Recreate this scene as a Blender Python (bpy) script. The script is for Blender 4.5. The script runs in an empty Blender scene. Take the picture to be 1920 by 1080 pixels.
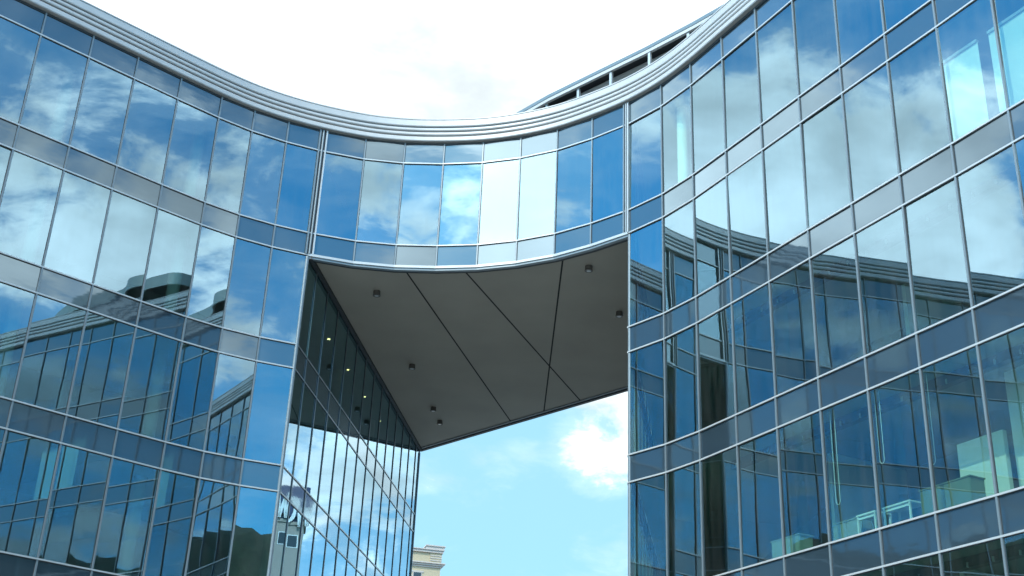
import bpy, bmesh, math, random
from mathutils import Vector, Matrix

random.seed(7)
S = bpy.context.scene
COL = S.collection

# ---------------------------------------------------------------- camera
EYE = 1.6
F_PX, PITCH, ROLL = 2352.44, 0.440749, 0.043636
cam = bpy.data.cameras.new('camera')
cam.sensor_width = 36.0
cam.lens = F_PX * 36.0 / 1920.0
cam.clip_start = 0.1
cam.clip_end = 6000
cam_o = bpy.data.objects.new('camera', cam)
COL.objects.link(cam_o)
_f = Vector((0, math.cos(PITCH), math.sin(PITCH)))
_u = Vector((0, -math.sin(PITCH), math.cos(PITCH)))
_r = Vector((1, 0, 0))
_a = _r * math.cos(ROLL) + _u * math.sin(ROLL)
_b = -_r * math.sin(ROLL) + _u * math.cos(ROLL)
M = Matrix.Identity(4)
for i in range(3):
    M[i][0], M[i][1], M[i][2] = _a[i], _b[i], -_f[i]
M[2][3] = EYE
cam_o.matrix_world = M
S.camera = cam_o

# ---------------------------------------------------------------- light
SUN_AZ = math.radians(216)          # clockwise from +Y
SUN_EL = math.radians(44)
sun_dir = Vector((math.sin(SUN_AZ) * math.cos(SUN_EL), math.cos(SUN_AZ) * math.cos(SUN_EL), math.sin(SUN_EL)))
sl = bpy.data.lights.new('sun', 'SUN')
sl.energy = 2.8
sl.angle = math.radians(0.5)
sl.color = (1.0, 0.95, 0.87)
so = bpy.data.objects.new('sun', sl)
COL.objects.link(so)
so.rotation_euler = sun_dir.to_track_quat('Z', 'Y').to_euler()

world = bpy.data.worlds.new('World')
S.world = world
world.use_nodes = True
wt = world.node_tree
N = wt.nodes
LK = wt.links
bg = N['Background']
bg.inputs[1].default_value = 0.15
sky = N.new('ShaderNodeTexSky')
sky.sky_type = 'NISHITA'
sky.sun_disc = False
sky.sun_elevation = SUN_EL
sky.sun_rotation = SUN_AZ
sky.air_density = 1.0
sky.dust_density = 0.6
sky.ozone_density = 3.0
tc = N.new('ShaderNodeTexCoord')


def vm(op, a=None, b=None, sc=None):
    n = N.new('ShaderNodeVectorMath'); n.operation = op
    for i, v in enumerate((a, b)):
        if v is None: continue
        if isinstance(v, (tuple, Vector)): n.inputs[i].default_value = tuple(v)
        else: LK.new(v, n.inputs[i])
    if sc is not None:
        n.inputs['Scale'].default_value = sc
    return n


def mm(op, a=None, b=None, c=None, clamp=False):
    n = N.new('ShaderNodeMath'); n.operation = op; n.use_clamp = clamp
    for i, v in enumerate((a, b, c)):
        if v is None: continue
        if isinstance(v, (int, float)): n.inputs[i].default_value = v
        else: LK.new(v, n.inputs[i])
    return n.outputs[0]


def mr(v, a, b, c=0.0, d=1.0, smooth=True):
    n = N.new('ShaderNodeMapRange')
    n.interpolation_type = 'SMOOTHSTEP' if smooth else 'LINEAR'
    LK.new(v, n.inputs['Value'])
    for k, x in zip(('From Min', 'From Max', 'To Min', 'To Max'), (a, b, c, d)):
        n.inputs[k].default_value = x
    return n.outputs['Result']


direc = vm('NORMALIZE', tc.outputs['Generated']).outputs[0]
sep = N.new('ShaderNodeSeparateXYZ'); LK.new(direc, sep.inputs[0])
# clouds lie on a slightly domed layer: coordinates of the layer seen along this direction
den = mm('ADD', mm('MAXIMUM', sep.outputs[2], 0.0), 0.32)
comb = N.new('ShaderNodeCombineXYZ')
LK.new(mm('DIVIDE', sep.outputs[0], den), comb.inputs[0])
LK.new(mm('DIVIDE', sep.outputs[1], den), comb.inputs[1])
LK.new(mm('MULTIPLY', sep.outputs[2], 1.2), comb.inputs[2])
layer = comb.outputs[0]


def noise(vec, scale, detail, rough, dist=0.0, off=(0, 0, 0)):
    n = N.new('ShaderNodeTexNoise')
    n.inputs['Scale'].default_value = scale
    n.inputs['Detail'].default_value = detail
    n.inputs['Roughness'].default_value = rough
    n.inputs['Distortion'].default_value = dist
    LK.new(vm('ADD', vec, off).outputs[0], n.inputs['Vector'])
    return n.outputs['Fac']


n_big = noise(layer, 4.2, 10, 0.60, 0.5, (3.1, 1.7, 0.4))
n_fine = noise(layer, 15.0, 8, 0.62, 0.6, (7.7, 2.2, 1.9))
n_shade = noise(layer, 6.5, 6, 0.55, 0.2, (0.3, 8.8, 5.0))


def az_el(az, el):
    a, e = math.radians(az), math.radians(el)
    return (math.sin(a) * math.cos(e), math.cos(a) * math.cos(e), math.sin(e))


# where the sky is more / less covered: (azimuth, elevation, inner deg, outer deg, weight)
LOBES = [
    (-4, 40, 16, 21.5, 0.42),    # thick bright bank above the bridge
    (5.2, 18.6, 1.0, 3.6, 0.25), # small bright cloud in the opening
    (-0.5, 15, 3.5, 8, -0.13),
    (26, 17, 5, 14, 0.11),
    (116, 32, 2, 6, -0.045),
    (116, 25, 2.5, 6.5, 0.24),
    (116, 19, 2, 5, -0.12),
    (134, 24, 2, 7, 0.14),
    (140, 29, 3, 8, -0.02),
    (151, 27, 2, 8, -0.06),
    (176, 28, 4, 10, 0.06),
    (194, 30, 3, 8, 0.08),
    (221, 29, 8, 15, 0.32),
    (247, 33, 3, 8, 0.12),
    (262, 29, 5, 11, -0.18),
    (274, 26, 4, 8, -0.10),
    (291, 27, 6, 10, 0.26),
    (196, 18, 3, 9, 0.10),
    (293, 36, 3, 7, -0.06),
]
cov = None
for az, el, ri, ro, w in LOBES:
    d = vm('DOT_PRODUCT', direc, az_el(az, el)).outputs['Value']
    m = mr(d, math.cos(math.radians(ro)), math.cos(math.radians(ri)), 0, w)
    cov = m if cov is None else mm('ADD', cov, m)
dens = mm('ADD', mm('ADD', mm('MULTIPLY', n_big, 1.0), mm('MULTIPLY', mm('SUBTRACT', n_fine, 0.5), 0.32)), cov)
cloud = mr(dens, 0.49, 0.66)
thin = mr(dens, 0.36, 0.60, 0.0, 0.22)
cloud = mm('MAXIMUM', cloud, thin)
sun_d = vm('DOT_PRODUCT', direc, tuple(sun_dir)).outputs['Value']
glow = mr(sun_d, 0.86, 0.99, 0.0, 22.0)
nb = mr(vm('DOT_PRODUCT', direc, az_el(-4, 30)).outputs['Value'], math.cos(math.radians(34)), math.cos(math.radians(22)), 1.0, 0.47)
bright = mm('MULTIPLY', mm('ADD', mr(n_shade, 0.30, 0.68, 9.8, 18.5), glow), nb)
ccol = vm('SCALE', (0.87, 0.965, 1.0)); LK.new(bright, ccol.inputs['Scale'])
mix = N.new('ShaderNodeMix'); mix.data_type = 'RGBA'
LK.new(cloud, mix.inputs['Factor'])
skc = vm('MULTIPLY', sky.outputs[0], (0.66, 1.98, 2.22)).outputs[0]
# pale haze low in the north, where the passage looks out
hz = N.new('ShaderNodeMix'); hz.data_type = 'RGBA'
LK.new(mr(vm('DOT_PRODUCT', direc, az_el(2, 8)).outputs['Value'], math.cos(math.radians(34)), math.cos(math.radians(8)), 0.0, 0.92), hz.inputs['Factor'])
LK.new(skc, hz.inputs['A'])
hz.inputs['B'].default_value = (2.1, 3.8, 4.8, 1)
LK.new(hz.outputs['Result'], mix.inputs['A'])
LK.new(ccol.outputs[0], mix.inputs['B'])
LK.new(mix.outputs['Result'], bg.inputs[0])

S.view_settings.view_transform = 'Standard'
S.view_settings.look = 'None'
S.view_settings.gamma = 1.0
S.view_settings.exposure = 0.5
S.render.engine = 'CYCLES'
S.cycles.caustics_reflective = False
S.cycles.caustics_refractive = False
S.cycles.use_denoising = True
S.cycles.max_bounces = 12
S.cycles.glossy_bounces = 6
S.cycles.transparent_max_bounces = 16
S.cycles.sample_clamp_indirect = 6.0

# ---------------------------------------------------------------- materials


def new_mat(name):
    m = bpy.data.materials.new(name)
    m.use_nodes = True
    t = m.node_tree
    return m, t, t.nodes['Principled BSDF'], t.nodes['Material Output']


def pmat(name, col, rough=0.6, metal=0.0, var=0.12, scale=3.0, spec=0.5, bump=0.0):
    """principled with a slight procedural unevenness of colour and gloss"""
    m, t, p, o = new_mat(name)
    co = t.nodes.new('ShaderNodeTexCoord')
    nz = t.nodes.new('ShaderNodeTexNoise')
    nz.inputs['Scale'].default_value = scale
    nz.inputs['Detail'].default_value = 5
    t.links.new(co.outputs['Object'], nz.inputs['Vector'])
    mx = t.nodes.new('ShaderNodeMix'); mx.data_type = 'RGBA'
    mx.inputs['A'].default_value = (*[c * (1 - var) for c in col], 1)
    mx.inputs['B'].default_value = (*[min(1, c * (1 + var)) for c in col], 1)
    t.links.new(nz.outputs['Fac'], mx.inputs['Factor'])
    t.links.new(mx.outputs['Result'], p.inputs['Base Color'])
    p.inputs['Roughness'].default_value = rough
    p.inputs['Metallic'].default_value = metal
    p.inputs['Specular IOR Level'].default_value = spec
    if bump:
        b = t.nodes.new('ShaderNodeBump')
        b.inputs['Strength'].default_value = bump
        b.inputs['Distance'].default_value = 0.02
        t.links.new(nz.outputs['Fac'], b.inputs['Height'])
        t.links.new(b.outputs[0], p.inputs['Normal'])
    return m


def glass_mat(name, refl, f0, tint, wav=0.0008):
    """reflective coated glazing: tinted mirror over tinted see-through"""
    m, t, p, o = new_mat(name)
    t.nodes.remove(p)
    n = t.nodes; l = t.links
    geo = n.new('ShaderNodeNewGeometry')
    nz = n.new('ShaderNodeTexNoise')
    nz.inputs['Scale'].default_value = 0.55
    nz.inputs['Detail'].default_value = 1.5
    l.new(geo.outputs['Position'], nz.inputs['Vector'])
    b = n.new('ShaderNodeBump')
    b.inputs['Strength'].default_value = 1.0
    b.inputs['Distance'].default_value = wav
    l.new(nz.outputs['Fac'], b.inputs['Height'])
    gl = n.new('ShaderNodeBsdfAnisotropic' if False else 'ShaderNodeBsdfGlossy')
    gl.inputs['Color'].default_value = (*refl, 1)
    gl.inputs['Roughness'].default_value = 0.0
    l.new(b.outputs[0], gl.inputs['Normal'])
    tr = n.new('ShaderNodeBsdfTransparent')
    tr.inputs['Color'].default_value = (*tint, 1)
    fr = n.new('ShaderNodeLayerWeight')
    fr.inputs['Blend'].default_value = 0.5
    mp = n.new('ShaderNodeMapRange')
    l.new(fr.outputs['Facing'], mp.inputs['Value'])
    mp.inputs['From Min'].default_value = 0.35
    mp.inputs['From Max'].default_value = 1.0
    pw = n.new('ShaderNodeMath'); pw.operation = 'POWER'; pw.inputs[1].default_value = 2.2
    l.new(mp.outputs['Result'], pw.inputs[0])
    sc = n.new('ShaderNodeMath'); sc.operation = 'MULTIPLY_ADD'
    l.new(pw.outputs[0], sc.inputs[0]); sc.inputs[1].default_value = 1 - f0; sc.inputs[2].default_value = f0
    oi = n.new('ShaderNodeObjectInfo')
    vr = n.new('ShaderNodeMapRange')
    l.new(oi.outputs['Random'], vr.inputs['Value'])
    vr.inputs['To Min'].default_value = 0.92
    vr.inputs['To Max'].default_value = 1.08
    ml = n.new('ShaderNodeMath'); ml.operation = 'MULTIPLY'; ml.use_clamp = True
    l.new(sc.outputs[0], ml.inputs[0]); l.new(vr.outputs['Result'], ml.inputs[1])
    ms = n.new('ShaderNodeMixShader')
    l.new(ml.outputs[0], ms.inputs[0])
    l.new(tr.outputs[0], ms.inputs[1])
    l.new(gl.outputs[0], ms.inputs[2])
    # thin film of dust in faint vertical streaks
    mpv = n.new('ShaderNodeMapping'); mpv.inputs['Scale'].default_value = (3.0, 3.0, 0.35)
    l.new(geo.outputs['Position'], mpv.inputs[0])
    dn = n.new('ShaderNodeTexNoise'); dn.inputs['Scale'].default_value = 1.6; dn.inputs['Detail'].default_value = 6
    l.new(mpv.outputs[0], dn.inputs['Vector'])
    dr = n.new('ShaderNodeMapRange'); l.new(dn.outputs['Fac'], dr.inputs['Value'])
    dr.inputs['From Min'].default_value = 0.35; dr.inputs['From Max'].default_value = 0.8
    dr.inputs['To Max'].default_value = 0.035
    df = n.new('ShaderNodeBsdfDiffuse'); df.inputs['Color'].default_value = (0.42, 0.41, 0.38, 1)
    m2 = n.new('ShaderNodeMixShader')
    l.new(dr.outputs['Result'], m2.inputs[0]); l.new(ms.outputs[0], m2.inputs[1]); l.new(df.outputs[0], m2.inputs[2])
    l.new(m2.outputs[0], o.inputs['Surface'])
    return m


def panel_mat(name):
    """spandrel: back-painted glass, matt grey-blue under a weaker mirror"""
    m, t, p, o = new_mat(name)
    n = t.nodes; l = t.links
    geo = n.new('ShaderNodeNewGeometry')
    nz = n.new('ShaderNodeTexNoise')
    nz.inputs['Scale'].default_value = 0.9
    nz.inputs['Detail'].default_value = 2
    mpv = n.new('ShaderNodeMapping'); mpv.inputs['Scale'].default_value = (1, 1, 3)
    l.new(geo.outputs['Position'], mpv.inputs[0])
    l.new(mpv.outputs[0], nz.inputs['Vector'])
    b = n.new('ShaderNodeBump')
    b.inputs['Strength'].default_value = 1.0
    b.inputs['Distance'].default_value = 0.0008
    l.new(nz.outputs['Fac'], b.inputs['Height'])
    p.inputs['Base Color'].default_value = (0.024, 0.042, 0.056, 1)
    p.inputs['Roughness'].default_value = 0.5
    p.inputs['Specular IOR Level'].default_value = 0.2
    gl = n.new('ShaderNodeBsdfGlossy')
    gl.inputs['Color'].default_value = (0.58, 0.74, 0.82, 1)
    gl.inputs['Roughness'].default_value = 0.03
    l.new(b.outputs[0], gl.inputs['Normal'])
    fr = n.new('ShaderNodeLayerWeight'); fr.inputs['Blend'].default_value = 0.5
    mp = n.new('ShaderNodeMapRange')
    l.new(fr.outputs['Facing'], mp.inputs['Value'])
    mp.inputs['From Min'].default_value = 0.35
    mp.inputs['To Min'].default_value = 0.15
    mp.inputs['To Max'].default_value = 0.75
    ms = n.new('ShaderNodeMixShader')
    l.new(mp.outputs['Result'], ms.inputs[0])
    l.new(p.outputs[0], ms.inputs[1])
    l.new(gl.outputs[0], ms.inputs[2])
    l.new(ms.outputs[0], o.inputs['Surface'])
    return m


def emit_mat(name, col, s):
    m, t, p, o = new_mat(name)
    p.inputs['Base Color'].default_value = (0.8, 0.8, 0.7, 1)
    p.inputs['Emission Color'].default_value = (*col, 1)
    p.inputs['Emission Strength'].default_value = s
    return m


GLASS = glass_mat('coated_glazing', (0.53, 0.78, 0.92), 0.275, (0.54, 0.79, 0.69))
PANEL = panel_mat('spandrel_glass')
ALU = pmat('brushed_aluminium', (0.44, 0.46, 0.46), 0.4, 0.25, 0.06, 12)
MULL = pmat('grey_anodised_profile', (0.17, 0.21, 0.23), 0.4, 0.25, 0.08, 10)
DARKM = pmat('dark_gasket', (0.03, 0.035, 0.04), 0.6, 0.0, 0.1, 8)
CORN = pmat('cornice_sheet_metal', (0.43, 0.435, 0.43), 0.5, 0.12, 0.10, 1.5)
SOFF = pmat('soffit_board', (0.37, 0.36, 0.32), 0.8, 0.0, 0.16, 0.45, 0.2)
JOINT = pmat('joint_dark', (0.012, 0.014, 0.014), 0.9)
SLAB = pmat('floor_slab_concrete', (0.26, 0.27, 0.26), 0.8)
CEIL = pmat('ceiling_tile', (0.24, 0.27, 0.25), 0.8, 0, 0.08, 2)
FLOORM = pmat('carpet', (0.10, 0.11, 0.12), 0.9)
WALLI = pmat('interior_wall', (0.18, 0.22, 0.22), 0.8, 0, 0.15, 0.25)
WHITE = pmat('white_plaster', (0.80, 0.83, 0.80), 0.7, 0, 0.03, 2)
LOUV = pmat('louvre_metal', (0.55, 0.56, 0.55), 0.4, 0.5, 0.1, 4)
ROOFM = pmat('roof_membrane', (0.22, 0.22, 0.22), 0.9)
CANM = pmat('canopy_fascia', (0.30, 0.34, 0.31), 0.45, 0.2, 0.1, 1.0)
FIXT = pmat('fixture_black', (0.09, 0.085, 0.075), 0.5)

# ---------------------------------------------------------------- mesh helpers


class MB:
    def __init__(self):
        self.v, self.f, self.m, self.sm = [], [], [], []
        self.mats = []

    def mi(self, mat):
        if mat not in self.mats: self.mats.append(mat)
        return self.mats.index(mat)

    def add(self, verts, faces, mat, smooth=False):
        b = len(self.v)
        self.v += [tuple(x) for x in verts]
        k = self.mi(mat)
        for f in faces:
            self.f.append([b + i for i in f]); self.m.append(k); self.sm.append(smooth)

    def hexa(self, p, mat):
        # p: 8 points, bottom 0-3 ccw, top 4-7
        self.add(p, [(0, 3, 2, 1), (4, 5, 6, 7), (0, 1, 5, 4), (1, 2, 6, 5), (2, 3, 7, 6), (3, 0, 4, 7)], mat)

    def box(self, lo, hi, mat):
        x0, y0, z0 = lo; x1, y1, z1 = hi
        self.hexa([(x0, y0, z0), (x1, y0, z0), (x1, y1, z0), (x0, y1, z0), (x0, y0, z1), (x1, y0, z1), (x1, y1, z1), (x0, y1, z1)], mat)

    def fbox(self, fr, s0, s1, o0, o1, z0, z1, mat):
        A, v, n = fr
        P = lambda s, o, z: (A[0] + v[0] * s + n[0] * o, A[1] + v[1] * s + n[1] * o, z)
        self.hexa([P(s0, o1, z0), P(s1, o1, z0), P(s1, o0, z0), P(s0, o0, z0), P(s0, o1, z1), P(s1, o1, z1), P(s1, o0, z1), P(s0, o0, z1)], mat)

    def prism(self, poly, z0, z1, mat, mtop=None, mbot=None):
        n = len(poly)
        vb = [(x, y, z0) for x, y in poly]; vt = [(x, y, z1) for x, y in poly]
        self.add(vb + vt, [(i, (i + 1) % n, n + (i + 1) % n, n + i) for i in range(n)], mat)
        self.add(vb, [tuple(reversed(range(n)))], mbot or mat)
        self.add(vt, [tuple(range(n))], mtop or mat)

    def sweep(self, line, prof, mat, closed_ends=True):
        """sweep a closed (offset, z) profile along a plan polyline with mitred corners"""
        L = offset_frames(line)
        n = len(prof)
        rows = []
        for (p, nn, k) in L:
            rows += [(p[0] + nn[0] * o * k, p[1] + nn[1] * o * k, z) for o, z in prof]
        faces = []
        for i in range(len(L) - 1):
            for j in range(n):
                a, b = i * n + j, i * n + (j + 1) % n
                faces.append((a, b, b + n, a + n))
        faces.append(tuple(range(n))[::-1])
        faces.append(tuple((len(L) - 1) * n + j for j in range(n)))
        self.add(rows, faces, mat)

    def cyl(self, c, r, z0, z1, mat, seg=16, r2=None):
        r2 = r if r2 is None else r2
        v = [(c[0] + r * math.cos(2 * math.pi * i / seg), c[1] + r * math.sin(2 * math.pi * i / seg), z0) for i in range(seg)]
        v += [(c[0] + r2 * math.cos(2 * math.pi * i / seg), c[1] + r2 * math.sin(2 * math.pi * i / seg), z1) for i in range(seg)]
        self.add(v, [(i, (i + 1) % seg, seg + (i + 1) % seg, seg + i) for i in range(seg)], mat, True)
        self.add(v, [tuple(range(seg))[::-1], tuple(seg + i for i in range(seg))], mat)

    def tube(self, pts, r, mat, seg=8):
        for a, b in zip(pts[:-1], pts[1:]):
            a, b = Vector(a), Vector(b)
            d = (b - a).normalized()
            u = d.orthogonal().normalized(); w = d.cross(u)
            v = []
            for q in (a, b):
                v += [q + (u * math.cos(2 * math.pi * i / seg) + w * math.sin(2 * math.pi * i / seg)) * r for i in range(seg)]
            self.add(v, [(i, (i + 1) % seg, seg + (i + 1) % seg, seg + i) for i in range(seg)], mat, True)
            self.add(v, [tuple(range(seg))[::-1], tuple(seg + i for i in range(seg))], mat)

    def build(self, name, parent=None, base=(0, 0, 0)):
        me = bpy.data.meshes.new(name)
        me.from_pydata([(x - base[0], y - base[1], z - base[2]) for x, y, z in self.v], [], self.f)
        for m in self.mats: me.materials.append(m)
        me.polygons.foreach_set('material_index', self.m)
        me.polygons.foreach_set('use_smooth', self.sm)
        me.update()
        bm = bmesh.new(); bm.from_mesh(me)
        if not getattr(self, 'keep', False):
            bmesh.ops.recalc_face_normals(bm, faces=bm.faces)
        bm.to_mesh(me); bm.free()
        o = bpy.data.objects.new(name, me)
        COL.objects.link(o)
        o.location = base
        if parent: o.parent = parent
        return o


def norm2(v):
    l = math.hypot(*v); return (v[0] / l, v[1] / l)


def frame(A, B):
    v = norm2((B[0] - A[0], B[1] - A[1]))
    return (A, v, (v[1], -v[0]))


def offset_frames(line):
    out = []
    for i, p in enumerate(line):
        fr = []
        if i > 0: fr.append(frame(line[i - 1], p)[2])
        if i < len(line) - 1: fr.append(frame(p, line[i + 1])[2])
        if len(fr) == 1: out.append((p, fr[0], 1.0))
        else:
            m = norm2((fr[0][0] + fr[1][0], fr[0][1] + fr[1][1]))
            k = 1.0 / max(0.5, m[0] * fr[0][0] + m[1] * fr[0][1])
            out.append((p, m, k))
    return out


def offs(line, o):
    return [(p[0] + n[0] * o * k, p[1] + n[1] * o * k) for p, n, k in offset_frames(line)]


def empty(name, loc=(0, 0, 0), label=None, cat=None, group=None):
    o = bpy.data.objects.new(name, None)
    COL.objects.link(o); o.location = loc
    o.empty_display_size = 0.5
    if label: o['label'] = label
    if cat: o['category'] = cat
    if group: o['group'] = group
    return o


def tag(o, label=None, cat=None, group=None, kind=None):
    if label: o['label'] = label
    if cat: o['category'] = cat
    if group: o['group'] = group
    if kind: o['kind'] = kind
    return o


def smooth_line(P, n=5):
    out = []
    for i in range(len(P) - 1):
        p0 = P[max(i - 1, 0)]; p1 = P[i]; p2 = P[i + 1]; p3 = P[min(i + 2, len(P) - 1)]
        for k in range(n):
            t = k / n
            out.append(tuple(0.5 * ((2 * p1[c]) + (-p0[c] + p2[c]) * t + (2 * p0[c] - 5 * p1[c] + 4 * p2[c] - p3[c]) * t * t + (-p0[c] + 3 * p1[c] - 3 * p2[c] + p3[c]) * t ** 3) for c in (0, 1)))
    return out + [P[-1]]



# ---------------------------------------------------------------- building geometry
PT = {-7: (-14.437, 31.043), -6: (-13.298, 32.093), -5: (-12.171, 33.136), -4: (-11.036, 34.189), -3: (-9.908, 35.2),
      -2: (-8.938, 35.944), -1: (-7.872, 36.553), 0: (-6.749, 37.032), 1: (-5.307, 37.46), 2: (-3.948, 37.613),
      3: (-2.565, 37.553), 4: (-1.205, 37.343), 5: (0.095, 36.923), 6: (1.323, 36.312), 7: (2.448, 35.497),
      8: (3.552, 34.517), 9: (4.484, 33.404), 10: (5.24, 32.178), 11: (5.969, 30.764), 12: (6.699, 29.336),
      13: (7.423, 27.91), 14: (8.154, 26.492), 15: (8.886, 25.058), 16: (9.618, 23.652), 17: (10.341, 22.215)}
for j in range(-8, -17, -1):
    PT[j] = (PT[j + 1][0] - 1.133, PT[j + 1][1] - 1.046)
for j in range(18, 28):
    PT[j] = (PT[j - 1][0] + 0.729, PT[j - 1][1] - 1.427)
ZT = 22.338 + EYE
HS, HF = 0.812, 4.0
ZL = [ZT + 0.812]
for n_ in range(6):
    ZL += [ZT - n_ * HF, ZT - n_ * HF - (HF - HS)]
# ZL[0] cornice foot, ZL[1] head of top windows, ZL[2] sill ... ZL[3] underside of the bridge
S0, S1 = PT[0], (-4.051, 57.2)
_fr, _v, _n = frame(S0, S1)
SIDE = [S0] + [(S0[0] + _v[0] * s, S0[1] + _v[1] * s) for s in [1.12 + 1.533 * k for k in range(13)]] + [S1]
LEFT = [PT[j] for j in range(-16, 1)]
BRID = [PT[j] for j in range(0, 9)]
RIGH = [PT[j] for j in range(8, 28)]
R_BACK = (7.25, 54.0)

BLD = empty('office_building', (0, 34, 0),
            'curved blue mirror glass office building, two wings joined by a high bridge', 'building')
BLD_LOC = Vector((0, 34, 0))


def part(mb, name, parent=None):
    """build at the building's base, as its child"""
    o = mb.build(name, None, tuple(BLD_LOC))
    p = parent or BLD
    o.parent = p
    o.location = BLD_LOC - Vector(p.matrix_world.translation if False else PLOC[p.name])
    PLOC[o.name] = tuple(BLD_LOC)
    return o


PLOC = {BLD.name: tuple(BLD_LOC)}


def pane_mb(mb, fr, s0, s1, z0, z1, mat, off, tilt, pillow, nx=6, nz=9):
    """a glass sheet 14 mm thick, not perfectly plane nor perfectly plumb"""
    A, v, n = fr
    a, b = random.gauss(0, tilt), random.gauss(0, tilt)
    c = random.uniform(-0.2, 1.0) * pillow
    w, h = s1 - s0, z1 - z0
    g = []
    for iz in range(nz + 1):
        for ix in range(nx + 1):
            u, t = ix / nx, iz / nz
            o = off + a * (u - .5) * w + b * (t - .5) * h - c * (1 - (2 * u - 1) ** 2) * (1 - (2 * t - 1) ** 4)
            s = s0 + u * w
            g.append((A[0] + v[0] * s + n[0] * o, A[1] + v[1] * s + n[1] * o, z0 + t * h))
    faces = []
    for iz in range(nz):
        for ix in range(nx):
            q = iz * (nx + 1) + ix
            faces.append((q, q + 1, q + nx + 2, q + nx + 1))
    mb.add(g, faces, mat, True)


def seg_pane(line_pt, k, z0, z1, mat, tilt, pillow, off=0.0):
    mb = MB(); mb.keep = True
    A, B = line_pt[k], line_pt[k + 1]
    fr = frame(A, B)
    w = math.hypot(B[0] - A[0], B[1] - A[1])
    pane_mb(mb, fr, 0.012, w - 0.012, z0 + 0.02, z1 - 0.02, mat, off, tilt, pillow)
    return mb


TILT_W, PIL_W = 0.0038, 0.0019
TILT_P, PIL_P = 0.0028, 0.0010


def glaze(parent, line, j0, rows, vis, is_window, flat=1.0):
    """panes of one facade: those in the photo one object each, the rest one object"""
    rest = MB(); rest.keep = True
    nm, mat = ('window', GLASS) if is_window else ('spandrel_panel', PANEL)
    tl, pl = (TILT_W, PIL_W) if is_window else (TILT_P, PIL_P)
    for r, (zt, zb) in enumerate(rows):
        for k in range(len(line) - 1):
            m = seg_pane(line, k, zb, zt, mat, tl * flat, pl * flat)
            if vis(j0 + k, r):
                part(m, nm, parent)
            else:
                rest.add(m.v, m.f, mat, True)
    if rest.v:
        o = part(rest, nm + 's' if False else nm, parent)
        tag(o, kind='stuff')


WROWS = [(ZL[2 * r + 1], ZL[2 * r + 2]) for r in range(6)]
PROWS = [(ZL[2 * r], ZL[2 * r + 1]) for r in range(6)]

# visible panes in the photo, by row
LV = {0: -8, 1: -8, 2: -7, 3: -7, 4: -6}
RV = {0: 14, 1: 16, 2: 17, 3: 17, 4: 17, 5: 17}
RV0 = {0: 8, 1: 8, 2: 8, 3: 8, 4: 8, 5: 12}


def lvis(j, r): return r in LV and LV[r] <= j <= -1
def rvis(j, r): return r in RV and RV0[r] <= j <= RV[r] - 1
def lvis_p(j, r): return r in (0, 1, 2, 3, 4) and {0: -8, 1: -8, 2: -8, 3: -7, 4: -7}[r] <= j <= -1
def rvis_p(j, r): return r in RV and {0: 8, 1: 8, 2: 8, 3: 8, 4: 8, 5: 11}[r] <= j <= {0: 12, 1: 15, 2: 17, 3: 17, 4: 17, 5: 17}[r] - 1 + (1 if r in (2, 3) else 0)


def slabs(name, poly_in, corewalls, zlo_level, cols):
    """the wing's own structure: floor slabs, ceilings, core walls and columns as one body"""
    mb = MB()
    for r in range(zlo_level):
        zt, zb = PROWS[r]
        mb.prism(poly_in, zb + 0.03, zt - 0.04 if r else zt + 0.3, SLAB, FLOORM, CEIL)
    zbot = PROWS[zlo_level - 1][1] if zlo_level < 6 else 0.05
    for (line, th) in corewalls:
        for r in range(len(WROWS)):
            if r >= zlo_level: break
            if WROWS[r][0] - 0.1 < 0: break
            zt, zb = WROWS[r]
            if r == zlo_level - 1 and zlo_level < 6: continue
            mb.sweep(line, [(0, zb - 0.04), (0, zt + 0.03), (-th, zt + 0.03), (-th, zb - 0.04)], WALLI)
    for c in cols:
        for r in range(len(WROWS)):
            if r == zlo_level - 1 and zlo_level < 6: continue
            zt, zb = WROWS[r]
            mb.cyl(c, 0.2, max(zb - 0.04, 0), zt + 0.03, SLAB)
    return part(mb, name)


INS = 0.16
l_in = offs(LEFT, -INS)
s_in = offs(SIDE, -INS)
corner = (S0[0] - 0.12, S0[1] + 0.02)
left_poly = l_in[:-1] + [(S0[0] - 0.2, S0[1] + 0.05)] + s_in[1:-1] + [(S1[0] - 0.2, S1[1] - 0.2), (-20, 58), (-38, 38)]
r_in = offs(RIGH, -INS)
right_poly = [(PT[8][0] + 0.25, PT[8][1] + 0.1)] + r_in[1:] + [(44, 22), (28, 56), (R_BACK[0] + 0.2, R_BACK[1])]
b_in = offs(BRID, -INS)
SOFF_B = [(5.75, 46.95), (-4.05, 57.2)]
brid_poly = [(b_in[0][0] + 0.05, b_in[0][1])] + b_in[1:-1] + [(PT[8][0] + 0.1, PT[8][1] + 0.2), (5.6, 46.8), (-3.9, 56.9)]

left_cols = [offs(LEFT, -1.3)[i] for i in range(1, 16, 3)] + [offs(SIDE, -1.5)[i] for i in (3, 7, 11)]
right_cols = [offs(RIGH, -1.4)[i] for i in (10, 13, 16)]
wing_l = slabs('wing', left_poly, [(offs(LEFT, -6.0)[:-2] + [(-10.5, 44), (-9.2, 55)], 0.2)], 6, left_cols)
wing_l['label'] = 'left wing with a long straight face and a side face along the passage'
wing_r = slabs('wing', right_poly, [([(8.5, 50)] + [(9.6, 36)] + offs(RIGH, -5.0)[3:], 0.2)], 6, right_cols)
wing_r['label'] = 'right wing whose nearer bays show lit white rooms'
bridge = slabs('bridge', brid_poly, [([(-2.5, 54.0), (5.2, 45.8)], 0.2)], 2, [])

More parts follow.
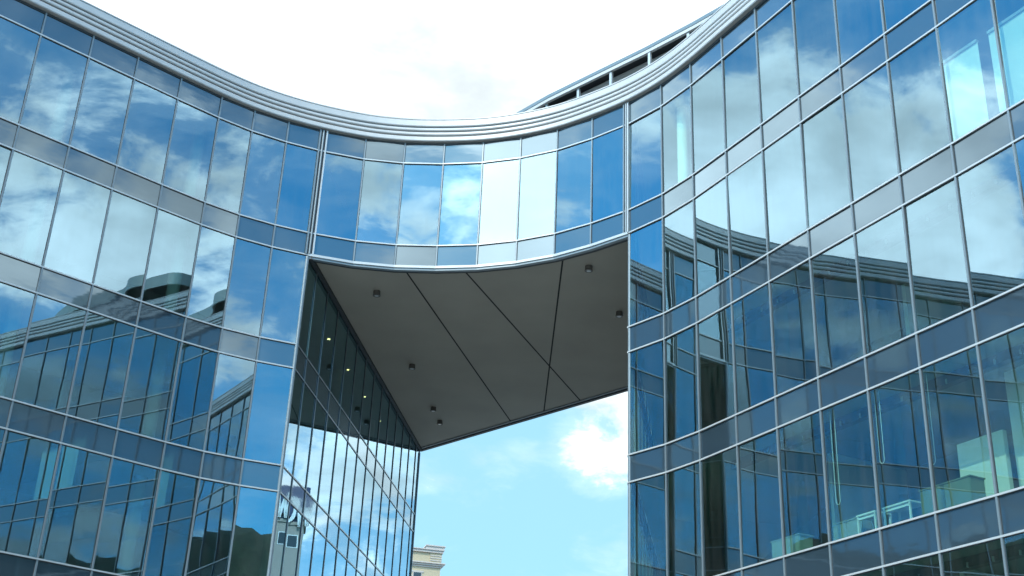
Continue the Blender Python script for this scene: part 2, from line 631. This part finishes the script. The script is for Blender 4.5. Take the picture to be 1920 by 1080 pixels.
# back walls of the bridge and the wings
mb = MB()
mb.sweep([(5.75, 46.95), (-4.05, 57.2)][::-1], [(0.0, ZL[3] + 0.1), (0.0, ZL[0]), (-0.15, ZL[0]), (-0.15, ZL[3] + 0.1)], MULL)
part(mb, 'rear_wall', bridge)
mb = MB()
mb.sweep([(-4.05, 57.2), (-20, 58), (-38, 38), LEFT[0]], [(0, 0), (0, ZL[0]), (-0.15, ZL[0]), (-0.15, 0)], MULL)
part(mb, 'rear_wall', wing_l)
mb = MB()
mb.sweep([PT[27], (44, 22), (28, 56), R_BACK], [(0, 0), (0, ZL[0]), (-0.15, ZL[0]), (-0.15, 0)], MULL)
part(mb, 'rear_wall', wing_r)

# glazing of the front faces
glaze(wing_l, LEFT, -16, WROWS, lvis, True)
glaze(wing_l, LEFT, -16, PROWS, lvis_p, False)
glaze(bridge, BRID, 0, WROWS[:1], lambda j, r: True, True)
glaze(bridge, BRID, 0, PROWS[:2], lambda j, r: True, False)
glaze(wing_r, RIGH, 8, WROWS, rvis, True)
glaze(wing_r, RIGH, 8, PROWS, rvis_p, False)
# side face of the left wing, below the bridge
glaze(wing_l, SIDE, 200, WROWS[1:], lambda j, r: (r == 0 and j in (201, 202, 203, 204)), True, 0.25)
glaze(wing_l, SIDE, 200, PROWS[2:], lambda j, r: False, False, 0.25)
# inner side of the right wing, turned away from the photographer
RIN = [R_BACK] + [(R_BACK[0] + (PT[8][0] - R_BACK[0]) * k / 13, R_BACK[1] + (PT[8][1] - R_BACK[1]) * k / 13) for k in range(1, 14)]
glaze(wing_r, RIN, 300, WROWS, lambda j, r: False, True)
glaze(wing_r, RIN, 300, PROWS, lambda j, r: False, False)


def transoms(parent, line, levels, mat=ALU, d=0.045):
    for k in levels:
        z = ZL[k]
        m = MB()
        m.sweep(line, [(0.0, z - 0.024), (d, z - 0.024), (d, z + 0.018), (0.0, z + 0.018)], mat)
        # gasket lines above and below
        m.sweep(line, [(0.0, z - 0.046), (0.015, z - 0.046), (0.015, z - 0.0245), (0.0, z - 0.0245)], DARKM)
        part(m, 'transom', parent)


transoms(wing_l, LEFT, range(1, 12))
transoms(bridge, BRID, (1, 2))
transoms(wing_r, RIGH, range(1, 12))
transoms(wing_l, SIDE, range(4, 12), ALU, 0.02)
transoms(wing_r, RIN, range(1, 12))


def mullions(parent, line, idx, z0, z1, mat=MULL, w=0.024, d=0.04):
    fr = offset_frames(line)
    rest = MB()
    for i, (p, n, k) in enumerate(fr):
        m = MB()
        f = (p, (-n[1], n[0]), n)
        # a cap standing 50 mm in front of the glass, with its dark gasket either side
        m.fbox(f, -w, w, -0.02, d, z0, z1, mat)
        m.fbox(f, -w - 0.014, w + 0.014, -0.02, 0.008, z0, z1, DARKM)
        if idx(i): part(m, 'mullion', parent)
        else:
            for q, mt in ((m, mat),):
                for fc, mi_ in zip(m.f, m.m):
                    pass
            b = len(rest.v)
            rest.v += m.v
            for fc, mi_ in zip(m.f, m.m):
                rest.f.append([b + i_ for i_ in fc]); rest.m.append(rest.mi(m.mats[mi_])); rest.sm.append(False)
    if rest.v: tag(part(rest, 'mullion', parent), kind='stuff')


mullions(wing_l, LEFT, lambda i: i >= 8, 0.0, ZL[0])
mullions(bridge, BRID[1:-1], lambda i: True, ZL[3] - 0.05, ZL[0], MULL, 0.022, 0.035)
mullions(wing_r, RIGH[1:], lambda i: i <= 8, 0.0, ZL[0])
mullions(wing_l, SIDE[1:], lambda i: True, 0.0, ZL[3] - 0.12, MULL, 0.020, 0.03)
mullions(wing_r, RIN[:-1], lambda i: False, 0.0, ZL[0])


# expansion joints between bridge and wings, corner profiles
def joint(p, va, n, z0, z1, w, par):
    m = MB()
    f = (p, va, n)
    m.fbox(f, -w, w, -0.15, 0.03, z0, z1, DARKM)
    m.fbox(f, -w, -w + 0.05, -0.1, 0.075, z0, z1, MULL)
    m.fbox(f, w - 0.05, w, -0.1, 0.075, z0, z1, ALU)
    m.tube([(p[0] + n[0] * 0.05, p[1] + n[1] * 0.05, z0), (p[0] + n[0] * 0.05, p[1] + n[1] * 0.05, z1)], 0.035, MULL)
    part(m, 'joint_cover', par)


fr0 = offset_frames(LEFT + BRID[1:])[16]
joint((PT[0][0] + 0.02, PT[0][1]), (-fr0[1][1], fr0[1][0]), fr0[1], ZL[3] + 0.02, ZL[0], 0.14, bridge)
fr8 = offset_frames(BRID + RIGH[1:])[8]
joint((PT[8][0] - 0.05, PT[8][1] + 0.05), (-fr8[1][1], fr8[1][0]), fr8[1], ZL[3] + 0.02, ZL[0], 0.11, bridge)
m = MB(); m.cyl((S0[0] - 0.02, S0[1]), 0.06, 0, ZL[3] - 0.05, MULL); part(m, 'corner_profile', wing_l)
m = MB(); m.cyl((PT[8][0] + 0.03, PT[8][1]), 0.055, 0, ZL[3] - 0.05, MULL); part(m, 'corner_profile', wing_r)
m = MB(); m.cyl((S1[0], S1[1]), 0.06, 0, ZL[3] - 0.2, MULL); part(m, 'corner_profile', wing_l)

# soffit of the bridge
z3 = ZL[3]
soff_poly = [(p[0], p[1]) for p in offs(BRID, -0.03)]
soff_poly[0] = (PT[0][0] + 0.1, PT[0][1] - 0.0)
soff_poly += SOFF_B
m = MB()
m.prism(soff_poly, z3 - 0.02, z3 + 0.06, SOFF)


def seam(a, b):
    a, b = Vector(a), Vector(b)
    d = (b - a).normalized(); n = Vector((d.y, -d.x)) * 0.028
    P = [a - n, b - n, b + n, a + n]
    m.hexa([(q.x, q.y, z3 - 0.026) for q in P] + [(q.x, q.y, z3 - 0.010) for q in P], JOINT)


seam((-3.616, 37.75), (0.19, 52.6)); seam((-1.67, 37.5), (3.07, 49.6)); seam((1.61, 36.35), (1.605, 51.3))
soffit = part(m, 'soffit', bridge)
# edge trim: bright lip on the front, dark recess, dark rim at the back and along the side face
m = MB()
m.sweep(BRID, [(-0.02, z3 - 0.05), (0.07, z3 - 0.05), (0.07, z3 + 0.035), (-0.02, z3 + 0.035)], ALU)
m.sweep(BRID, [(-0.10, z3 - 0.13), (0.035, z3 - 0.13), (0.035, z3 - 0.0505), (-0.10, z3 - 0.0505)], MULL)
m.sweep(BRID, [(-0.28, z3 - 0.09), (-0.1005, z3 - 0.09), (-0.1005, z3 - 0.021), (-0.28, z3 - 0.021)], DARKM)
part(m, 'edge_trim', bridge)
m = MB()
bk = SOFF_B[::-1]
m.sweep(bk[::-1], [(0.0, z3 - 0.10), (0.16, z3 - 0.10), (0.16, z3 + 0.3), (0.0, z3 + 0.3)], DARKM)
m.sweep(bk[::-1], [(-0.14, z3 - 0.06), (-0.001, z3 - 0.06), (-0.001, z3 - 0.021), (-0.14, z3 - 0.021)], MULL)
part(m, 'edge_trim', bridge)
m = MB()
m.sweep([(x + 0.02, y) for x, y in SIDE], [(0.0, z3 - 0.14), (0.12, z3 - 0.14), (0.12, z3 - 0.0205), (0.0, z3 - 0.0205)], DARKM)
part(m, 'edge_trim', bridge)
for (x, y) in ((2.487, 36.897), (3.826, 40.433), (-4.682, 39.574), (-3.82, 46.364), (-3.158, 51.249), (-2.938, 52.96)):
    m = MB()
    m.cyl((x, y), 0.12, z3 - 0.17, z3 - 0.02, FIXT, 20)
    m.cyl((x, y), 0.135, z3 - 0.20, z3 - 0.17, FIXT, 20)
    m.cyl((x, y), 0.07, z3 - 0.204, z3 - 0.199, ALU, 16)
    part(m, 'downlight', bridge)

# cornice: four stepped sheet-metal bands along the whole front
FRONT = smooth_line([PT[j] for j in range(-16, 28)], 4)
zc = ZL[0]
m = MB()
m.sweep(FRONT, [(-0.30, zc - 0.0), (0.02, zc - 0.0), (0.02, zc + 0.93), (-0.30, zc + 0.93)], MULL)
m.sweep(FRONT, [(-0.02, zc - 0.06), (0.03, zc - 0.06), (0.03, zc - 0.001), (-0.02, zc - 0.001)], DARKM)
for k, (za, zb, o) in enumerate(((0.03, 0.21, 0.17), (0.29, 0.41, 0.14), (0.49, 0.60, 0.11), (0.68, 0.95, 0.08))):
    m.sweep(FRONT, [(0.021, zc + za), (o - 0.02, zc + za), (o, zc + za + 0.03), (o, zc + zb - 0.02), (o - 0.02, zc + zb), (0.021, zc + zb)], CORN)
m.sweep(FRONT, [(-0.35, zc + 0.951), (0.09, zc + 0.951), (0.09, zc + 0.99), (-0.35, zc + 0.99)], CORN)
part(m, 'cornice')
# roof decks
m = MB()
m.prism(left_poly, zc + 0.31, zc + 0.45, ROOFM)
m.prism([(x, y) for x, y in right_poly], zc + 0.31, zc + 0.455, ROOFM)
part(m, 'roof')

# penthouse with its canopy over the bridge and right wing
ZC = 27.15
EDGE = [(-9.5, 49.0), (-4.5, 43.85), (-0.18, 39.35), (1.05, 37.95), (4.16, 34.89), (5.56, 33.41), (6.83, 31.94), (8.2, 29.9), (9.32, 27.29)]
WAVE = [(9.32, 27.29), (9.01, 26.86), (8.99, 26.41), (9.22, 25.88), (9.72, 24.95), (10.81, 24.3), (12.0, 22.4), (12.64, 21.15), (13.7, 20.0), (14.9, 19.0), (15.94, 18.16), (17.03, 17.18),
        (16.87, 16.2), (17.3, 14.83), (18.6, 12.6), (18.3, 10.4), (19.6, 8.0), (22.0, 5.0)]


WAVE_S = smooth_line(WAVE)[1:]
PENT = MB()
# louvred wall set back under the canopy
wl = offs(EDGE, -0.55)
wl[-1] = (10.9, 27.4)
PENT.sweep(wl + offs(WAVE_S, -2.2)[8::5], [(-0.1, zc + 0.456), (0, zc + 0.456), (0, ZC), (-0.1, ZC)], DARKM)
penthouse = part(PENT, 'penthouse')
m = MB()
for k in range(18):
    z = zc + 0.5 + k * 0.105
    m.sweep(wl, [(0.002, z), (0.03, z), (0.06, z + 0.072), (0.002, z + 0.072)], LOUV)
part(m, 'louvre', penthouse)
m = MB()
roof_poly = EDGE[:-1] + WAVE_S + [(42, 22), (28, 54), (5, 58), (-9, 56)]
m.prism(roof_poly, ZC, ZC + 0.10, ROOFM, ROOFM, DARKM)
m.sweep(EDGE, [(0.0, ZC - 0.02), (0.05, ZC - 0.02), (0.06, ZC + 0.10), (0.0, ZC + 0.10)], MULL)
m.sweep(EDGE, [(-0.06, ZC - 0.17), (0.05, ZC - 0.17), (0.05, ZC - 0.05), (-0.06, ZC - 0.05)], CORN)
m.sweep(WAVE_S, [(0.0, ZC - 0.32), (0.08, ZC - 0.32), (0.08, ZC + 0.27), (0.0, ZC + 0.27)], CANM)
part(m, 'roof_canopy', penthouse)
for p in [(-0.2, 39.5), (0.961, 38.648 - 0.5), (2.04, 37.067), (3.09, 35.98), (4.3, 34.78), (5.45, 33.62), (6.6, 32.3)]:
    # find the spot under the beam
    m = MB()
    f = frame(EDGE[2], EDGE[4])
    s = (p[0] - f[0][0]) * f[1][0] + (p[1] - f[0][1]) * f[1][1]
    m.fbox(f, s - 0.05, s + 0.05, -0.06, 0.03, zc + 0.456, ZC - 0.171, ALU)
    m.fbox(f, s - 0.09, s + 0.09, -0.10, 0.04, zc + 0.456, zc + 0.50, ALU)
    part(m, 'post', penthouse)

# ---------------------------------------------------------------- rooms
RF = frame(PT[10], PT[17])


def rbox(mb, j0, j1, o0, o1, z0, z1, mat):
    """box in the right wing: bays along the front, metres behind the glass"""
    mb.fbox(RF, (j0 - 10) * 1.602, (j1 - 10) * 1.602, -o1, -o0, z0, z1, mat)


def RBASE(j, off, z):
    A, v, n = RF
    s = (j - 10) * 1.602
    return (A[0] + v[0] * s - n[0] * off, A[1] + v[1] * s - n[1] * off, z)


CAB = pmat('cabinet_laminate', (0.20, 0.23, 0.17), 0.5)
SCR = pmat('screen_fabric', (0.30, 0.36, 0.34), 0.8)
# partitions between rooms and white plastered walls near the glass (parts of the wing)
for (ja, r, o0, o1) in ((11.4, 3, 2.4, 5.0), (13.0, 2, 3.0, 5.0), (11.2, 4, 1.0, 5.0), (14.4, 4, 1.5, 5.0), (14.5, 1, 3.0, 5.0)):
    m = MB()
    rbox(m, ja, ja + 0.08, o0, o1, WROWS[r][1] - 0.04, WROWS[r][0] + 0.03, WHITE)
    part(m, 'partition_wall', wing_r)
m = MB()
rbox(m, 15.45, 19.0, 1.7, 1.82, WROWS[3][1] - 0.04, WROWS[3][0] + 0.03, WHITE)
part(m, 'partition_wall', wing_r)
m = MB()
rbox(m, 14.55, 15.35, 1.6, 1.72, WROWS[3][1] - 0.04, WROWS[3][1] + 1.95, WHITE)
part(m, 'partition_wall', wing_r)
m = MB(); c = offs(RIGH, -0.75)[1]
m.cyl((c[0] + 0.05, c[1] - 0.3), 0.17, WROWS[0][1] - 0.04, WROWS[0][0] + 0.03, WHITE, 20)
part(m, 'column', wing_r)

zf = WROWS[3][1]
# spotlight track under the ceilings, close to the glass
for r in (2, 3, 4):
    m = MB(); z = WROWS[r][0]
    rbox(m, 10.2, 17.0, 0.75, 0.95, z - 0.20, z + 0.02, FIXT)
    for k in range(16):
        c = RBASE(10.4 + k * 0.42, 0.68, 0)
        m.cyl((c[0], c[1]), 0.025, z - 0.22, z - 0.12, ALU, 10)
    part(m, 'spotlight_track', wing_r)


def low_cabinet(j0, j1, h, mat, label):
    t = empty('low_cabinet', RBASE(0.5 * (j0 + j1), 0.75, zf), label, 'cabinet', 'low cabinets standing behind the right wing windows')
    b = tuple(t.location)
    def put(mb, n):
        o = mb.build(n, None, b); o.parent = t; o.location = (0, 0, 0)
    m = MB(); rbox(m, j0, j1, 0.55, 0.95, zf + 0.06, zf + h - 0.03, mat); put(m, 'carcass')
    m = MB(); rbox(m, j0 - 0.015, j1 + 0.015, 0.53, 0.97, zf + h - 0.029, zf + h, mat); put(m, 'top')
    m = MB(); rbox(m, j0 + 0.02, j1 - 0.02, 0.58, 0.92, zf, zf + 0.059, DARKM); put(m, 'plinth')
    n = max(1, round((j1 - j0) * 1.6 / 0.6))
    for i in range(n):
        a = j0 + (j1 - j0) * i / n + 0.01; c = j0 + (j1 - j0) * (i + 1) / n - 0.01
        m = MB(); rbox(m, a, c, 0.535, 0.5495, zf + 0.08, zf + h - 0.05, mat); put(m, 'door')
    return t


low_cabinet(14.42, 15.30, 0.78, CAB, 'long low green cabinet behind glass beside the bright white room')
low_cabinet(12.70, 13.28, 0.62, SCR, 'pale teal cabinet behind glass, left of the white framed tables')
low_cabinet(11.30, 11.95, 0.66, SCR, 'pale cabinet behind glass, leftmost in the row of furnished windows')


def side_table(j0, j1, h, label):
    t = empty('side_table', RBASE(0.5 * (j0 + j1), 0.5, zf), label, 'table', 'white framed tables behind the right wing windows')
    b = tuple(t.location)
    def put(mb, n):
        o = mb.build(n, None, b); o.parent = t; o.location = (0, 0, 0)
    m = MB(); rbox(m, j0, j1, 0.30, 0.80, zf + h - 0.035, zf + h, WHITE); put(m, 'tabletop')
    m = MB()
    rbox(m, j0 + 0.01, j1 - 0.01, 0.31, 0.35, zf + h - 0.12, zf + h - 0.075, WHITE); put(m, 'rail')
    for ja in (j0 + 0.01, j1 - 0.035):
        for o in (0.31, 0.75):
            m = MB(); rbox(m, ja, ja + 0.025, o, o + 0.04, zf, zf + h - 0.036, WHITE); put(m, 'leg')


side_table(13.34, 13.72, 0.56, 'shorter white framed table behind glass next to the teal cabinet')
side_table(13.86, 14.38, 0.56, 'longer white framed table behind glass next to the green cabinet')


def blind(j0, j1, o, z0, z1, label):
    t = empty('roller_blind', RBASE(0.5 * (j0 + j1), o, z1), label, 'blind', 'white roller blinds behind the right wing windows')
    b = tuple(t.location)
    def put(mb, n):
        x = mb.build(n, None, b); x.parent = t; x.location = (0, 0, 0)
    m = MB(); rbox(m, j0, j1, o, o + 0.012, z0, z1, WHITE); put(m, 'fabric')
    m = MB(); rbox(m, j0, j1, o - 0.012, o - 0.001, z0 - 0.02, z0 + 0.02, ALU); put(m, 'bottom_bar')
    m = MB(); rbox(m, j0, j1, o - 0.04, o + 0.05, z1 + 0.001, z1 + 0.07, ALU); put(m, 'roller')


zb = WROWS[1][1]
blind(15.72, 16.42, 0.45, zb + 0.03, zb + 2.5, 'wide white screen behind glass at the upper right')
blind(16.62, 17.6, 0.45, zb + 0.03, zb + 2.5, 'white screen behind glass cut off by the right picture edge')

for (j, r, z0, lab) in ((14.86, 3, 1.1, 'hanging looped blind cord behind glass above the green cabinet'),
                        (13.95, 3, 1.5, 'thin blind cord hanging behind glass above the longer white table'),
                        (13.02, 3, 0.9, 'thin blind cord hanging behind glass above the pale teal cabinet'),
                        (12.1, 4, 0.9, 'thin blind cord hanging behind glass one storey below the cabinets')):
    b = RBASE(j, 0.22, WROWS[r][0])
    A, v, n = RF
    m = MB()
    zt, zl = WROWS[r][0] - 0.02, WROWS[r][1] + z0
    w = 0.07
    L = [(b[0], b[1], zt), (b[0], b[1], zl + 0.1)]
    L += [(b[0] + v[0] * (w - w * math.cos(a)), b[1] + v[1] * (w - w * math.cos(a)), zl + 0.1 - 0.1 * math.sin(a)) for a in [math.pi * k / 8 for k in range(1, 9)]]
    L += [(b[0] + v[0] * 2 * w, b[1] + v[1] * 2 * w, zt)]
    m.tube(L, 0.008, WHITE, 6)
    tag(m.build('blind_cord', None, b), lab, 'cord', 'blind cords hanging behind the right wing windows')

# small ceiling lamps lit behind the side face
LAMP = emit_mat('warm_lamp', (1.0, 0.80, 0.35), 4.0)
A, v, n = frame(S0, S1)
for s, e in ((6.95, 0.055), (10.1, 0.048), (13.2, 0.04), (16.3, 0.032)):
    x, y = A[0] + v[0] * s - n[0] * 1.05, A[1] + v[1] * s - n[1] * 1.05
    m = MB()
    m.cyl((x, y), e + 0.03, WROWS[1][0] - 0.03, WROWS[1][0] + 0.02, ALU, 20)
    m.cyl((x, y), e, WROWS[1][0] - 0.05, WROWS[1][0] - 0.0305, LAMP, 20)
    part(m, 'ceiling_lamp', wing_l)

# ---------------------------------------------------------------- surroundings
GR = pmat('paving_grey', (0.30, 0.29, 0.27), 0.9, 0, 0.15, 0.5)
m = MB()
m.box((-2500, -2500, -0.5), (2500, 2500, 0.0), GR)
tag(m.build('ground'), kind='structure')

# wooded hills south and west of the place, met only in the panes
from mathutils import noise as mn
FOL = pmat('hill_woodland', (0.035, 0.055, 0.024), 0.95, 0, 0.75, 0.35)


def hill_el(az):
    a = (az % 360)
    K = [(0, 1.5), (60, 2), (100, 8), (130, 13.5), (145, 14.2), (165, 15.2), (173, 15.4), (182, 12.4), (191, 13.0), (198, 12.2), (212, 9), (250, 8), (290, 6), (320, 3), (360, 1.5)]
    for (a0, e0), (a1, e1) in zip(K[:-1], K[1:]):
        if a0 <= a <= a1:
            t = (a - a0) / (a1 - a0); t = t * t * (3 - 2 * t)
            return e0 + (e1 - e0) * t
    return 2


m = MB()
NA, NR = 720, 26
vv = []
for ia in range(NA):
    az = math.radians(ia * 360 / NA)
    e = math.radians(hill_el(ia * 360 / NA))
    for ir in range(NR + 1):
        t = ir / NR
        R = 190 + 260 * t
        z = 455 * math.tan(e) * (t * t * (3 - 2 * t))
        x, y = R * math.sin(az), R * math.cos(az)
        if ir: z += 9 * t * mn.noise(Vector((x / 60, y / 60, 3))) + 7.0 * min(1, z / 10) * (0.5 + abs(mn.noise(Vector((x / 9, y / 9, 0))))) + 2.5 * mn.noise(Vector((x / 3.2, y / 3.2, 8)))
        else: z = -0.2
        vv.append((x, y, z))
ff = []
for ia in range(NA):
    for ir in range(NR):
        a = ia * (NR + 1) + ir; b = ((ia + 1) % NA) * (NR + 1) + ir
        ff.append((a, b, b + 1, a + 1))
m.add(vv, ff, FOL, True)
tag(m.build('hills'), kind='structure')

# far pale building seen through the passage
BEI = pmat('beige_render', (0.40, 0.34, 0.23), 0.85, 0, 0.06, 0.3)
BEIT = pmat('stone_moulding', (0.42, 0.38, 0.35), 0.8, 0, 0.08, 0.6)
WIN = pmat('dark_window', (0.03, 0.035, 0.04), 0.15, 0, 0.1, 1)
ft = empty('far_building', (-14, 143, 0), 'distant beige building with a stepped stone cornice low in the passage', 'building')
def fput(mb, n, lab=None):
    o = mb.build(n, None, (-14, 143, 0)); o.parent = ft; o.location = (0, 0, 0); return o
XR = -6.62
yaw = 0.25
def fbx(mb, x0, x1, o, z0, z1, mat, dep=11.0):
    """block whose front face stands o metres before the wall, right end at x1"""
    c, s_ = math.cos(yaw), math.sin(yaw)
    P = lambda x, y: (XR + (x - XR) * c - y * s_, 140 + (x - XR) * s_ + y * c)
    q = [P(x0, -o), P(x1, -o), P(x1, dep), P(x0, dep)]
    mb.hexa([(*p, z0 + EYE) for p in q] + [(*p, z1 + EYE) for p in q], mat)
m = MB(); fbx(m, -24, XR, 0.0, -EYE, 32.95, BEI); fput(m, 'wall')
m = MB(); fbx(m, -24.2, XR + 0.48, 0.42, 31.50, 31.62, BEIT, 11.4); fbx(m, -24.1, XR + 0.30, 0.26, 31.30, 31.499, BEIT, 11.3); fbx(m, -24.1, XR + 0.12, 0.1, 31.10, 31.299, BEIT, 11.2); fput(m, 'lower_cornice')
m = MB(); fbx(m, -24.1, XR + 0.2, 0.22, 32.75, 33.02, BEIT, 11.2); fbx(m, -24.15, XR + 0.3, 0.34, 33.021, 33.12, BEIT, 11.3); fput(m, 'upper_cornice')
m = MB(); fbx(m, XR - 1.25, XR + 0.06, 0.08, 31.63, 32.749, BEI, 2.0)
for q in range(3): fbx(m, XR - 1.25, XR + 0.10, 0.13, 31.85 + q * 0.27, 31.95 + q * 0.27, BEIT, 2.1)
fput(m, 'pier')
m = MB(); fbx(m, XR - 1.75, XR + 0.28, 0.30, 33.121, 33.42, BEIT, 2.3); fbx(m, XR - 1.85, XR + 0.38, 0.40, 33.421, 33.55, BEIT, 2.4); fput(m, 'parapet_block')
for xw in (-9.0, -11.6, -14.2, -16.8):
    m = MB(); fbx(m, xw - 0.85, xw + 0.5, 0.06, 30.45, 30.62, BEIT, 0.3); fbx(m, xw - 0.7, xw + 0.35, 0.03, 28.2, 30.449, BEIT, 0.3); w_ = fput(m, 'window')
    m = MB(); fbx(m, xw - 0.6, xw + 0.25, 0.05, 28.3, 30.4, WIN, 0.3)
    o = m.build('pane', None, (-14, 143, 0)); o.parent = w_; o.location = (0, 0, 0)

# tower with the lettered board that the side face mirrors
TC = (78.6, 223.0)
ta = math.atan2(80.0, 182.0)      # it faces back towards the passage
TV = (math.cos(ta), -math.sin(ta)); TN = (-math.sin(ta), -math.cos(ta))
TF = ((75.7, 222.8), TV, TN)
tw = empty('sign_tower', (TC[0], TC[1], 0), 'slim beige tower with small windows under a navy board with white letters', 'tower')
TB = (TC[0], TC[1], 0)
def tput(mb, n, par=None):
    o = mb.build(n, None, TB); o.parent = par or tw; o.location = (0, 0, 0); return o
TOW = pmat('tower_render', (0.34, 0.31, 0.27), 0.85, 0, 0.08, 0.2)
NAVY = pmat('navy_board', (0.012, 0.030, 0.10), 0.5)
m = MB(); m.fbox(TF, 0, 7.6, -7, 0, 0, 61.6, TOW); tput(m, 'wall')
m = MB(); m.fbox(TF, -0.25, 7.85, -7.3, 0.25, 61.601, 62.2, TOW); tput(m, 'cornice')
m = MB(); m.fbox(TF, -0.7, 8.0, -7.0, 0.4, 63.2, 69.0, NAVY); m.fbox(TF, 0.2, 7.2, -6.5, -0.3, 62.201, 63.199, NAVY)
bd = tput(m, 'sign_board')
for sx in (1.0, 3.8):
    for zz in (57.4, 44.0, 31.0):
        m = MB(); m.fbox(TF, sx - 0.12, sx + 1.52, 0.001, 0.08, zz - 0.15, zz + 2.3, WHITE); w_ = tput(m, 'window')
        m = MB(); m.fbox(TF, sx, sx + 1.4, 0.05, 0.10, zz, zz + 2.15, WIN); tput(m, 'pane', w_)
# white letters W O W standing in front of the board
def stroke(mb, a, b, w):
    (x0, z0), (x1, z1) = a, b
    d = norm2((x1 - x0, z1 - z0)); px, pz = -d[1] * w / 2, d[0] * w / 2
    A, v, n = TF
    P = lambda x, z, o: (A[0] + v[0] * x + n[0] * o, A[1] + v[1] * x + n[1] * o, z)
    q = [(x0 + px, z0 + pz), (x1 + px, z1 + pz), (x1 - px, z1 - pz), (x0 - px, z0 - pz)]
    mb.hexa([P(x, z, 0.42) for x, z in q] + [P(x, z, 0.72) for x, z in q], WHITE)
def letter(ch, x, z, w, h):
    mb = MB()
    if ch == 'W':
        p = [(x, z + h), (x + w * .25, z), (x + w * .5, z + h * .7), (x + w * .75, z), (x + w, z + h)]
        for a, b in zip(p[:-1], p[1:]): stroke(mb, a, b, 0.5)
    else:
        p = [(x + w / 2 + w / 2 * math.cos(t), z + h / 2 + h / 2 * math.sin(t)) for t in [2 * math.pi * k / 20 for k in range(21)]]
        for a, b in zip(p[:-1], p[1:]): stroke(mb, a, b, 0.55)
    tput(mb, 'letter', bd)
letter('W', -0.9, 61.2, 2.3, 5.4); letter('O', 1.85, 62.2, 1.6, 4.6); letter('W', 3.9, 62.3, 2.3, 5.4)

# house on the slope that the last pane of the left wing mirrors
hx, hy = 130 * math.sin(math.radians(146)), 130 * math.cos(math.radians(146))
HB = (hx, hy, 0)
hs = empty('slope_house', HB, 'grey roofed house standing on the wooded slope behind the photographer', 'house')
m = MB(); m.box((hx - 9, hy - 6, 0), (hx + 9, hy + 6, 22), TOW); o = m.build('wall', None, HB); o.parent = hs; o.location = (0, 0, 0)
m = MB()
m.add([(hx - 10, hy - 7, 22), (hx + 10, hy - 7, 22), (hx + 10, hy + 7, 22), (hx - 10, hy + 7, 22), (hx - 6, hy, 28), (hx + 6, hy, 28)],
      [(0, 3, 2, 1), (0, 1, 5, 4), (1, 2, 5), (2, 3, 4, 5), (3, 0, 4)], ROOFM)
o = m.build('roof', None, HB); o.parent = hs; o.location = (0, 0, 0)
for k in range(4):
    for zz in (18, 14, 10):
        m = MB(); m.box((hx - 7.5 + k * 4, hy + 6.0, zz), (hx - 6 + k * 4, hy + 6.1, zz + 2), WIN); o = m.build('window', None, HB); o.parent = hs; o.location = (0, 0, 0)
